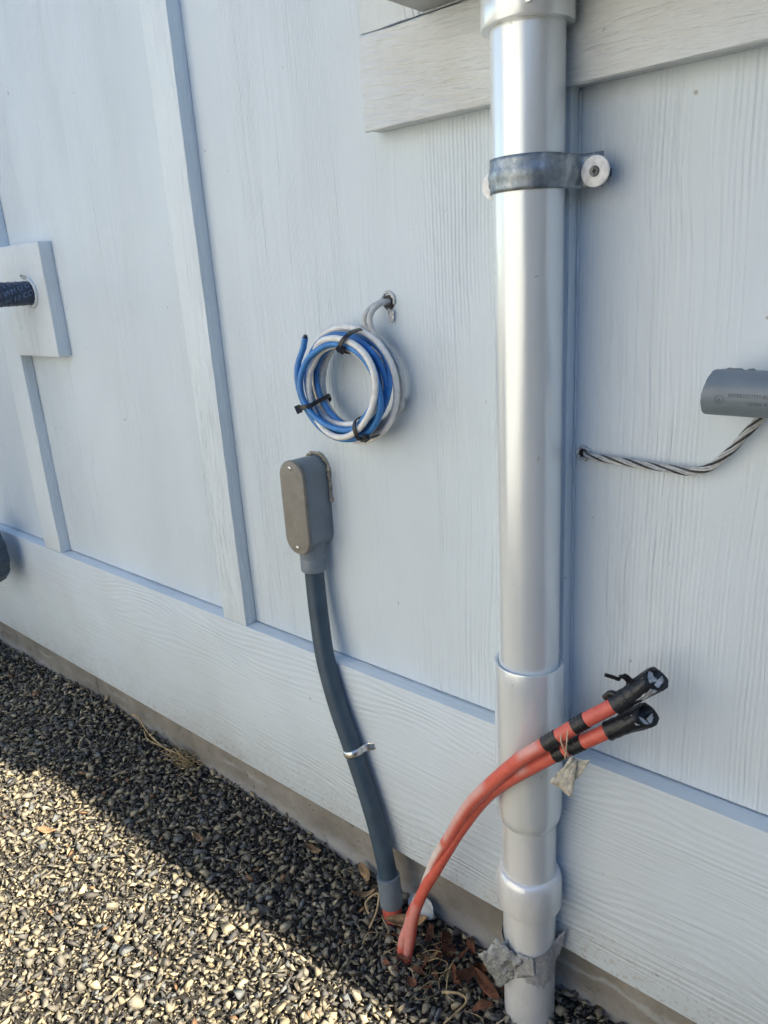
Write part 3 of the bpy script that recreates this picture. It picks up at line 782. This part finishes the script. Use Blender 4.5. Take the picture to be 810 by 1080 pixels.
cpath = [(-0.853, -0.0285, 0.625), (-0.8525, -0.0290, 0.585), (-0.848, -0.032, 0.53), (-0.833, -0.040, 0.455), (-0.808, -0.0440, 0.375), (-0.782, -0.0455, 0.310), (-0.752, -0.0465, 0.225), (-0.731, -0.048, 0.155), (-0.718, -0.049, 0.09), (-0.712, -0.051, 0.05)]
cp_ = catmull(cpath, 8)
tube('tube', cp_, 0.0162, M['conduit'], cdt, 32)
tube('coupling', catmull([(-0.7155, -0.050, 0.079), (-0.7125, -0.051, 0.055), (-0.7105, -0.0515, 0.022)], 3), 0.0200, M['pvc'], cdt, 32)
V, F = tube_data(catmull([(-0.711, -0.0515, 0.03), (-0.709, -0.052, -0.03)], 4), 0.0168, 24)
o = mesh_obj('red_stub', V, F, M['red'], cdt, True); o.data.attributes.new('fade', 'FLOAT', 'POINT')
keep(cdt)
# one-hole strap on it
s2 = thing('conduit_strap', (-0.78, -0.04, 0.3), 'small bright zinc strap holding the dark grey conduit to the skirt board', 'strap')
cc = Vector((-0.7785, -0.0455, 0.302)); tdir = (Vector(cpath[6]) - Vector(cpath[4])).normalized()
xd = Vector((0, -1, 0)); sd_ = tdir.cross(xd).normalized() * -1
if sd_.x < 0: sd_ = -sd_
V = []; F = []; R_ = 0.0172
prof = []
for q in range(30):
    a = math.radians(-200 + 215 * q / 29)
    prof.append(cc + sd_ * R_ * cos(a) + Vector((0, 1, 0)) * R_ * sin(a))
prof += [cc + sd_ * 0.0185 + Vector((0, 0.010, 0)), cc + sd_ * 0.022 + Vector((0, 0.0165, 0)), cc + sd_ * 0.029 + Vector((0, 0.0172, 0)), cc + sd_ * 0.035 + Vector((0, 0.0172, 0))]
rows = 5
for i, p in enumerate(prof):
    w_ = 0.0065 if i < 31 else (0.0065 if i < 33 else 0.005)
    d = (prof[min(i + 1, len(prof) - 1)] - prof[max(i - 1, 0)]).normalized(); nn = d.cross(tdir).normalized()
    if nn.dot(p - cc) < 0: nn = -nn
    for j in range(rows):
        t = j / (rows - 1) * 2 - 1
        V.append(p + tdir * w_ * t + nn * 0.0016 * (1 - t * t))
for i in range(len(prof) - 1):
    for j in range(rows - 1): F.append((i * rows + j, i * rows + j + 1, (i + 1) * rows + j + 1, (i + 1) * rows + j))
o = mesh_obj('band', V, F, M['zinc'], s2, True); o.modifiers.new('thickness', 'SOLIDIFY').thickness = 0.0012
hc = cc + sd_ * 0.029
lathe('screw', [(0.0, -0.0335), (0.0035, -0.033), (0.0048, -0.0312), (0.0048, -0.0275), (0.0, -0.0275)], M['galv'], s2, (hc.x, 0, hc.z), 'y', 20)
keep(s2)

# ================================================================== RED CONDUITS
A = [(-0.6526, -0.0971, -0.0243), (-0.6489, -0.0945, 0.0168), (-0.6396, -0.0882, 0.0516), (-0.6301, -0.0863, 0.0855), (-0.6126, -0.0806, 0.1282), (-0.5905, -0.0873, 0.1817), (-0.5681, -0.0943, 0.2336), (-0.539, -0.1012, 0.2885), (-0.5004, -0.1128, 0.3616), (-0.4657, -0.1223, 0.415), (-0.4076, -0.1291, 0.4915), (-0.3715, -0.1234, 0.5282), (-0.3316, -0.1069, 0.5657), (-0.3027, -0.0944, 0.5904), (-0.2667, -0.0726, 0.6252)]
B = [(-0.6431, -0.0965, -0.0264), (-0.6403, -0.094, -0.0001), (-0.6322, -0.0933, 0.0408), (-0.62, -0.0945, 0.0947), (-0.5997, -0.092, 0.1505), (-0.5743, -0.0916, 0.2033), (-0.5497, -0.0933, 0.2534), (-0.5217, -0.0987, 0.3074), (-0.478, -0.1049, 0.3827), (-0.4371, -0.1154, 0.4371), (-0.3842, -0.1152, 0.4915), (-0.3522, -0.1095, 0.5204), (-0.3231, -0.1016, 0.5439), (-0.3082, -0.0972, 0.5557), (-0.2717, -0.0814, 0.5823)]
def red_conduit(P, label, fades, tapes, flapspec):
    t0 = thing('red_conduit', P[1], label, 'conduit', None)
    path = catmull(P, 12); seg = 24; r = 0.0088
    cut_ = int(len(path) * 0.955)
    V, F = tube_data(path[:cut_], r, seg, True)
    o = mesh_obj('tube', V, F, M['red'], t0, True)
    at = o.data.attributes.new('fade', 'FLOAT', 'POINT')
    T, N, B_ = frames(path)
    n = len(path); view = Vector((-0.15, -0.6, 0.75)).normalized()
    vals = []
    for i in range(cut_):
        u = i / (n - 1)
        for j in range(seg):
            a = 2 * math.pi * j / seg; nr = N[i] * cos(a) + B_[i] * sin(a)
            f = 0
            for u0, u1, s, d in fades:
                k_ = min(1, max(0, (u - u0) / 0.012)) * min(1, max(0, (u1 - u) / 0.012))
                f = max(f, s * k_ * max(0, min(1, nr.dot(Vector(d).normalized()) * (1.6 if s < 1 else 2.2) + (0.1 if s < 1 else 0.35))))
            vals.append(f)
    at.data.foreach_set('value', vals)
    def seg_path(u0, u1, m=10):
        out = []
        for i in range(m + 1):
            s = (u0 + (u1 - u0) * i / m) * (n - 1); q = min(int(s), n - 2)
            out.append(path[q].lerp(path[q + 1], s - q))
        return out
    for u0, u1, rr in tapes:
        tube('tape_band', seg_path(u0, u1, 14), lambda t, rr=rr: rr + 0.0003 * math.sin(t * 23) + random.uniform(0, 0.00015), M['tape'], t0, 24, u1 < 0.98)
    # end: rolled-over tape mouth with crumpled film inside
    e, Te, Ne, Be = path[-1], T[-1], N[-1], B_[-1]
    V = []; F = []; sg = 24; cdir = (Vector((0, -0.8, 1.067)) - e).normalized()
    prof = [(0.0112, -0.030), (0.0126, -0.014), (0.0132, -0.003), (0.0126, 0.003), (0.0112, 0.0015), (0.0092, -0.006), (0.006, -0.012), (0.0, -0.013)]
    for q, (rr, h) in enumerate(prof):
        for j in range(sg):
            a = 2 * math.pi * j / sg; jit = 1 + 0.11 * math.sin(3 * a + q * 0.6) + 0.05 * math.sin(7 * a + q) + random.uniform(-.06, .06)
            V.append(e + Te * (h + (0.002 * math.sin(2 * a + 1) - 0.007 * (Ne * cos(a) + Be * sin(a)).dot(cdir)) * (1 if 0 < q < 7 else 0)) + (Ne * cos(a) + Be * sin(a) * 0.92) * rr * jit)
    for q in range(len(prof) - 1):
        for j in range(sg): F.append((q * sg + j, q * sg + (j + 1) % sg, (q + 1) * sg + (j + 1) % sg, (q + 1) * sg + j))
    mesh_obj('tape_mouth', V, F, M['tape'], t0, True)
    side = Te.cross(cdir).normalized(); fr = side.cross(Te).normalized()
    if fr.dot(cdir) < 0: fr = -fr
    for fl in flapspec:   # (along the axis, towards the viewer's side, across)
        flap(fl[0], [e + Te * x + fr * y + side * z for x, y, z in fl[1]], M[fl[2]], t0, fl[3])
    return t0, seg_path, (e, Te, Ne, Be)
# frames at the ends: build A and B
ra, spA, fa = red_conduit(A, 'upper red conduit, its open end wrapped in black tape with a loose curl', [(0.05, 0.20, 0.3, (-.3, -.8, .3)), (0.24, 0.485, 1.0, (-.9, -.2, .45)), (0.49, 0.62, 0.6, (-.6, -.3, .8)), (0.60, 0.665, 0.5, (-.6, -.3, .8)), (0.72, 0.78, 0.4, (-.6, -.3, .8))],
    [(0.783, 0.808, 0.0094), (0.836, 0.860, 0.0094), (0.927, 0.985, 0.0112)],
    [('film', [(-0.010, 0.0095, -0.008), (-0.009, 0.0095, 0.001), (0.001, -0.002, 0.003), (0.001, -0.002, -0.010)], 'foil', 0.0016),
     ('film', [(-0.004, 0.004, 0.004), (-0.003, 0.004, 0.010), (0.008, -0.010, 0.006), (0.006, -0.008, 0.001)], 'foil', 0.0012),
     ('film', [(-0.030, 0.010, 0.008), (-0.008, 0.0135, 0.006), (-0.004, 0.010, 0.011), (-0.022, 0.006, 0.0122)], 'ducttorn', 0.0010)])
rb, spB, fb = red_conduit(B, 'lower red conduit, its open taped end lined with pale film', [(0.05, 0.25, 0.3, (-.3, -.8, .3)), (0.672, 0.70, 0.55, (-.6, -.3, .8))],
    [(0.752, 0.778, 0.0094), (0.793, 0.827, 0.0094), (0.927, 0.985, 0.0112)],
    [('film', [(-0.012, 0.0115, -0.006), (-0.012, 0.0115, 0.006), (-0.001, 0.001, 0.010), (-0.004, 0.003, 0.001)], 'foil', 0.0008),
     ('film', [(0.000, 0.000, 0.010), (0.006, -0.009, 0.008), (0.005, -0.008, 0.001), (-0.001, 0.001, 0.004)], 'foil', 0.0010)])
e, Te, Ne, Be = fa
mid = spA(0.966, 0.97, 2)[0]
# loose tape curl standing up from the upper end
vr = Vector((0.60, 0.44, 0.0)) ; upz = Vector((0, 0, 1))
b0 = mid + upz * 0.011
flap('tape_curl', [b0 + vr * 0.004, b0 + vr * -0.014 + upz * 0.012, b0 + vr * -0.026 + upz * 0.010, b0 + vr * -0.012 + upz * 0.001], M['tape'], ra, 0.0012)
b1 = b0 + vr * -0.024 + upz * 0.003
flap('tape_curl', [b1, b1 + vr * -0.022 + upz * 0.0065, b1 + vr * -0.021 + upz * 0.011, b1 + vr * 0.004 + upz * 0.004], M['tape'], ra, 0.0006)
m2 = spA(0.932, 0.936, 2)[0]
tube('tape_curl', catmull([m2 + upz * 0.009 + Vector((0.004, 0, 0)), m2 + upz * 0.013 + Vector((-0.006, 0, -0.001)), m2 + upz * 0.009 + Vector((-0.014, 0, -0.006))], 4), 0.0035, M['tape'], ra, 8)
keep(ra); keep(rb)
# string tied round both conduits with a scrap of cream cloth
tg = thing('cloth_tag', (-0.36, -0.11, 0.5), 'scrap of cream cloth tied by string to the two red conduits', 'tag')
ca = spA(0.822, 0.824, 1)[0]; cb = spB(0.785, 0.787, 1)[0]; mc = (ca + cb) / 2; dd = (ca - cb).normalized()
tt = (spA(0.84, 0.85, 1)[0] - spA(0.80, 0.81, 1)[0]).normalized(); ot = dd.cross(tt).normalized(); hl = (ca - cb).length / 2 + 0.0100
pts = [mc + dd * hl * cos(a) + ot * 0.0120 * sin(a) + tt * 0.004 * sin(a + 1) for a in np.linspace(0, 2 * math.pi, 30)]
tube('string', pts, 0.0009, M['string'], tg, 6)
pts = [mc + dd * hl * cos(a) + ot * 0.0124 * sin(a) + tt * (0.005 * sin(2 * a) - 0.004) for a in np.linspace(0.3, 2 * math.pi, 30)]
tube('string', pts, 0.0009, M['string'], tg, 6)
out = Vector((0.45, -0.85, 0)).normalized() * 0.004
k0 = cb - upz * 0.002 + Vector((0.010, -0.014, 0.0))
q0 = [k0 + Vector((0.004, 0, 0.006)), k0 + Vector((0.009, 0.003, 0.001)), k0 + Vector((0.005, 0, -0.050)), k0 + Vector((-0.020, -0.008, -0.034))]
flap('cloth', q0, M['flag'], tg, 0.0016, 9)
q1 = [k0 + Vector((0.006, 0.006, -0.002)), k0 + Vector((0.022, 0.010, 0.004)), k0 + Vector((0.014, 0.008, -0.016)), k0 + Vector((0.005, 0.006, -0.030))]
flap('cloth', q1, M['flag'], tg, 0.0012)
keep(tg)

# ================================================================== SHORT CONDUIT + STRANDED CABLE (right)
sc = thing('short_conduit', (-0.235, -0.05, 0.94), 'short length of grey conduit with faint print, its cut end pointing left', 'conduit')
SCy, SCz, SR = -0.050, 0.9395, 0.0218
V = []; F = []; sg = 56
rows = [(-0.2385, SR), (-0.2375, SR + 0.0001), (-0.2, SR), (0.0, SR), (0.30, SR)]
def ring(xoff, r, slant=0.0, j_=0.0):
    out = []
    for j in range(sg):
        a = 2 * math.pi * j / sg
        out.append((xoff + slant * (sin(a) if sin(a) > 0 else 0.2 * sin(a)) + random.uniform(-j_, j_), SCy + r * cos(a), SCz + r * sin(a)))
    return out
V += ring(-0.2335, SR - 0.004, 0.004) + ring(-0.2395, SR - 0.0038, 0.0045, 0.0002) + ring(-0.2393, SR - 0.0004, 0.0045, 0.0003) + ring(-0.2378, SR, 0.0045) + ring(-0.1, SR) + ring(0.30, SR) + ring(0.30, SR - 0.004) + ring(-0.2335, SR - 0.004, 0.004)
for i in range(7):
    for j in range(sg): F.append((i * sg + j, i * sg + (j + 1) % sg, (i + 1) * sg + (j + 1) % sg, (i + 1) * sg + j))
o = mesh_obj('tube', V, F, M['pvc_short'], sc, True); o.data.set_sharp_from_angle(angle=0.7)
# burr along the top edge
tube('saw_burr', [(-0.229 + 0.0035 * i, SCy + 0.002 + random.uniform(-.0008, .0008), SCz + SR - 0.0008 + random.uniform(-.0008, .0010)) for i in range(30)], lambda t: 0.0008 + 0.001 * random.random(), M['pvc_short'], sc, 6)
allV = []; allF = []
def wrap_text(txt, size, x, a0):
    me = to_mesh_text(txt, size); b0 = len(allV)
    for v in me.vertices:
        a = a0 + v.co.y / SR      # a0 measured from the front (-y) upward
        allV.append((x + v.co.x, SCy - (SR + 0.00025) * cos(a), SCz + (SR + 0.00025) * sin(a)))
    for f_ in me.polygons: allF.append(tuple(b0 + i for i in f_.vertices))
wrap_text('INTERSYSTEM BONDING', 0.0046, -0.2145, -0.02)
wrap_text('UL', 0.0034, -0.2245, -0.20)
b0 = len(allV)
for i in range(28):
    for rr in (0.0036, 0.0041):
        t_ = 2 * math.pi * i / 28; a = -0.135 + rr * sin(t_) / SR
        allV.append((-0.2222 + rr * cos(t_), SCy - (SR + 0.00025) * cos(a), SCz + (SR + 0.00025) * sin(a)))
allF += [(b0 + 2 * i, b0 + 2 * i + 1, b0 + (2 * i + 3) % 56, b0 + (2 * i + 2) % 56) for i in range(28)]
wrap_text('LISTED  4 x 1/2 IN', 0.0038, -0.197, -0.34)
mesh_obj('print', allV, allF, M['print'], sc)
box('pipe_saddle', (0.10, -0.074, SCz - 0.03), (0.125, -0.0005, SCz + 0.03), M['galv'], sc, 0.004)
keep(sc)
cb_ = thing('stranded_cable', (-0.391, 0, 0.851), 'bundle of twisted pale and black strands coming out of the wall under the short conduit', 'cable')
core = catmull([(-0.393, 0.008, 0.851), (-0.386, -0.006, 0.851), (-0.365, -0.010, 0.8495), (-0.330, -0.0115, 0.8485), (-0.290, -0.012, 0.8475), (-0.262, -0.0125, 0.848), (-0.243, -0.013, 0.8555), (-0.225, -0.0135, 0.8745), (-0.207, -0.014, 0.900), (-0.185, -0.014, 0.930), (-0.16, -0.014, 0.965), (-0.14, -0.014, 1.00)], 10)
T, N, B_ = frames(core); acc = 0; L = [0]
for i in range(1, len(core)): acc += (core[i] - core[i - 1]).length; L.append(acc)
ns = 9
for q in range(ns):
    p_ = []
    for i in range(len(core)):
        a = 2 * math.pi * (q / ns + L[i] / 0.085); rr = 0.0031 * (1 + 0.12 * math.sin(i * 0.4 + q))
        rr = rr * (0.7 + 0.3 * min(1, L[i] / 0.05))
        p_.append(core[i] + (N[i] * cos(a) * 1.15 + B_[i] * sin(a) * 0.8) * rr)
    tube('strand', p_, 0.00115, M['black_strand'] if q in (2, 5, 8) else M['strand'], cb_, 6)
blob_ring('hole_sealant', -0.3925, 0.8515, -0.0015, 0.0075, 0.0022, M['strand'], cb_, 0.5, 5.6, 18)
lathe('hole', [(0.0, -0.0008), (0.0068, -0.0008), (0.0070, 0.002), (0.0, 0.002)], M['gasket'], cb_, (-0.3925, 0, 0.851), 'y', 20)
keep(cb_)

# ================================================================== LEAVES, STRAW, LITTER
def leaf(name, label, cat, loc, rot, L_, W_, curl, mat, pointed=True):
    n, m_ = 10, 5; V = []; F = []
    for i in range(n + 1):
        u = i / n; wdt = W_ * (math.sin(math.pi * min(1, u * 0.97 + 0.03)) ** 0.7)
        for j in range(m_):
            v = j / (m_ - 1) * 2 - 1
            x = (u - 0.5) * L_; y = v * wdt / 2
            z = curl * L_ * (4 * (u - 0.5) ** 2) + 0.35 * W_ * abs(v) ** 1.5 * (0.6 + 0.4 * math.sin(u * 7)) + random.uniform(-.0006, .0006)
            V.append((x, y, z))
    for i in range(n):
        for j in range(m_ - 1): F.append((i * m_ + j, (i + 1) * m_ + j, (i + 1) * m_ + j + 1, i * m_ + j + 1))
    o = mesh_obj(name, V, F, M[mat], None, True)
    o.modifiers.new('thickness', 'SOLIDIFY').thickness = 0.0005
    o.location = (loc[0], loc[1], float(gh(loc[0], loc[1])) + loc[2]); o.rotation_euler = rot
    tag(o, label, cat); return o
leaf('dead_leaf', 'broad tan dead leaf wrapped round the foot of the red conduits', 'leaf', (-0.672, -0.052, 0.020), (0.3, -0.2, 0.5), 0.075, 0.022, 0.12, 'leaf')
leaf('dead_leaf', 'upright russet dead leaf right of the red conduits', 'leaf', (-0.605, -0.040, 0.020), (0.5, 1.1, 0.4), 0.055, 0.024, 0.2, 'leaf_red')
leaf('dead_leaf', 'small curled tan leaf just right of the red conduits', 'leaf', (-0.612, -0.082, 0.012), (0.2, 0.2, 0.9), 0.034, 0.014, 0.35, 'leaf')
leaf('dead_leaf', 'dark rusty leaf in the hollow left of the silver pipe', 'leaf', (-0.545, -0.085, 0.014), (0.6, 0.5, 1.6), 0.060, 0.026, 0.25, 'leaf_red')
leaf('dead_leaf', 'long rusty leaf lying against the foot of the silver pipe', 'leaf', (-0.500, -0.070, 0.014), (0.3, 0.1, -0.3), 0.060, 0.018, 0.15, 'leaf_red')
leaf('dead_leaf', 'pointed tan leaf leaning on the foundation left of the dark conduit', 'leaf', (-0.800, -0.018, 0.018), (0.9, 0.1, -0.5), 0.050, 0.018, 0.12, 'leaf')
leaf('dead_leaf', 'narrow tan leaf beside the dark conduit near the foundation', 'leaf', (-0.775, -0.055, 0.012), (0.2, 0.1, 0.9), 0.045, 0.010, 0.25, 'leaf')
leaf('dead_leaf', 'small rolled leaf on the shaded gravel nearest the sunlight', 'leaf', (-1.13, -0.155, 0.008), (0.2, 0.1, 0.1), 0.030, 0.012, 0.3, 'leaf')
leaf('dead_leaf', 'tan strip of leaf lying on the sunlit gravel at left', 'leaf', (-1.415, -0.335, 0.008), (0.1, 0.0, 0.55), 0.045, 0.014, 0.05, 'leaf')
leaf('dead_leaf', 'brown leaf scrap against the foundation above the dark conduit foot', 'leaf', (-0.93, -0.03, 0.010), (0.3, 0.2, 0.3), 0.034, 0.013, 0.2, 'leaf')
V = []; F = []
for q in range(26):      # small brittle leaf pieces in the hollow at the pipe feet
    cx_, cy_ = random.gauss(-0.565, 0.050), min(-0.012, random.gauss(-0.065, 0.032))
    M_ = Matrix.Translation((cx_, cy_, float(gh(cx_, cy_)) + random.uniform(0.008, 0.018))) @ Matrix.Rotation(random.uniform(0, 6.28), 4, 'Z') @ Matrix.Rotation(random.gauss(0, 0.7), 4, 'X') @ Matrix.Rotation(random.gauss(0, 0.5), 4, 'Y')
    L_, W_, cu = random.uniform(0.018, 0.040), random.uniform(0.008, 0.016), random.uniform(-0.3, 0.4)
    b0 = len(V)
    for i in range(7):
        u = i / 6; w_ = W_ * math.sin(math.pi * (0.06 + 0.88 * u)) ** 0.8 * random.uniform(0.85, 1.1)
        for j in range(3):
            v_ = j - 1
            V.append(M_ @ Vector(((u - 0.5) * L_, v_ * w_ / 2, cu * L_ * (2 * u - 1) ** 2 + abs(v_) * W_ * 0.25)))
    F += [(b0 + i * 3 + j, b0 + i * 3 + 3 + j, b0 + i * 3 + 4 + j, b0 + i * 3 + 1 + j) for i in range(6) for j in range(2)]
o = mesh_obj('leaf_litter', V, F, M['leaf_red'], None, True); tag(o, 'broken brown leaf bits in the hollow between conduits and silver pipe', 'leaf litter', None, 'stuff')
leaf('plastic_scrap', 'pale blue-grey plastic scrap behind the red conduits', 'scrap', (-0.665, -0.018, 0.028), (1.0, 0.1, -0.1), 0.060, 0.034, 0.04, 'shard')
def stalks(n, cx, cy, spread, L0, L1, zr, dirx, r=0.0009, rnd=0.8):
    V = []; F = []
    for _ in range(n):
        x = cx + random.gauss(0, spread); y = min(-0.004, cy + random.gauss(0, spread * 0.5)); z = float(gh(x, y)) + random.uniform(*zr)
        a = dirx + random.gauss(0, rnd); L_ = random.uniform(L0, L1); el = random.uniform(-0.15, 0.45)
        p0 = Vector((x, y, z)); d = Vector((cos(a) * cos(el), sin(a) * cos(el), sin(el)))
        bend = Vector((random.gauss(0, 1), random.gauss(0, 1), random.gauss(0, 0.6))) * L_ * 0.2
        pts = [p0, p0 + d * L_ * 0.5 + bend * 0.7, p0 + d * L_]
        pts = [Vector((p.x, min(p.y, -0.003), max(p.z, float(gh(p.x, p.y)) + 0.002))) for p in pts]
        v, f = tube_data(catmull(pts, 4), r * random.uniform(0.6, 1.3), 5)
        b0 = len(V); V += v; F += [tuple(b0 + i for i in q) for q in f]
    return V, F
V, F = stalks(90, -1.365, -0.022, 0.020, 0.015, 0.045, (0.002, 0.028), 2.8, 0.0008, 1.2)
v, f = tube_data(catmull([(-1.40, -0.035, 0.03), (-1.47, -0.03, 0.028), (-1.53, -0.02, 0.03), (-1.575, -0.012, 0.045), (-1.60, -0.018, 0.05)], 6), 0.0021, 6)
b0 = len(V); V += v; F += [tuple(b0 + i for i in q) for q in f]
v, f = tube_data(catmull([(-1.37, -0.03, 0.034), (-1.44, -0.035, 0.030), (-1.50, -0.036, 0.026), (-1.54, -0.022, 0.03)], 6), 0.0014, 6)
b0 = len(V); V += v; F += [tuple(b0 + i for i in q) for q in f]
o = mesh_obj('dry_grass', V, F, M['straw'], None, True); tag(o, 'tangled tuft of dry brown grass with a long stalk against the foundation', 'grass')
V, F = stalks(34, -0.62, -0.075, 0.045, 0.012, 0.05, (0.004, 0.014), 0.5, 0.0009, 2.0)
for c0 in ((-0.85, -0.05), (-0.54, -0.12), (-1.0, -0.12), (-1.7, -0.03), (-0.72, -0.11)):
    v, f = stalks(4, c0[0], c0[1], 0.035, 0.015, 0.05, (0.004, 0.012), 0.5, 0.0009, 2.0)
    b0 = len(V); V += v; F += [tuple(b0 + i for i in q) for q in f]
o = mesh_obj('twig_litter', V, F, M['straw'], None, True); tag(o, 'scattered dry stalks and twigs round the conduit feet', 'litter', None, 'stuff')
o = tube('dry_twig', catmull([(-0.545, -0.128, 0.014), (-0.520, -0.118, 0.020), (-0.505, -0.120, 0.018), (-0.508, -0.145, 0.016), (-0.515, -0.165, 0.010)], 5), lambda t: 0.0022 - 0.0008 * t, M['straw'], None, 7)
tag(o, 'bent pale twig lying on gravel left of the silver pipe foot', 'twig')
tube_o = tube('dry_twig', catmull([(-0.735, -0.085, 0.010), (-0.750, -0.075, 0.020), (-0.738, -0.055, 0.030), (-0.722, -0.078, 0.020), (-0.716, -0.105, 0.008)], 5), 0.0018, M['straw'], None, 7)
tag(tube_o, 'curly pale twig looped in front of the grey coupling', 'twig')
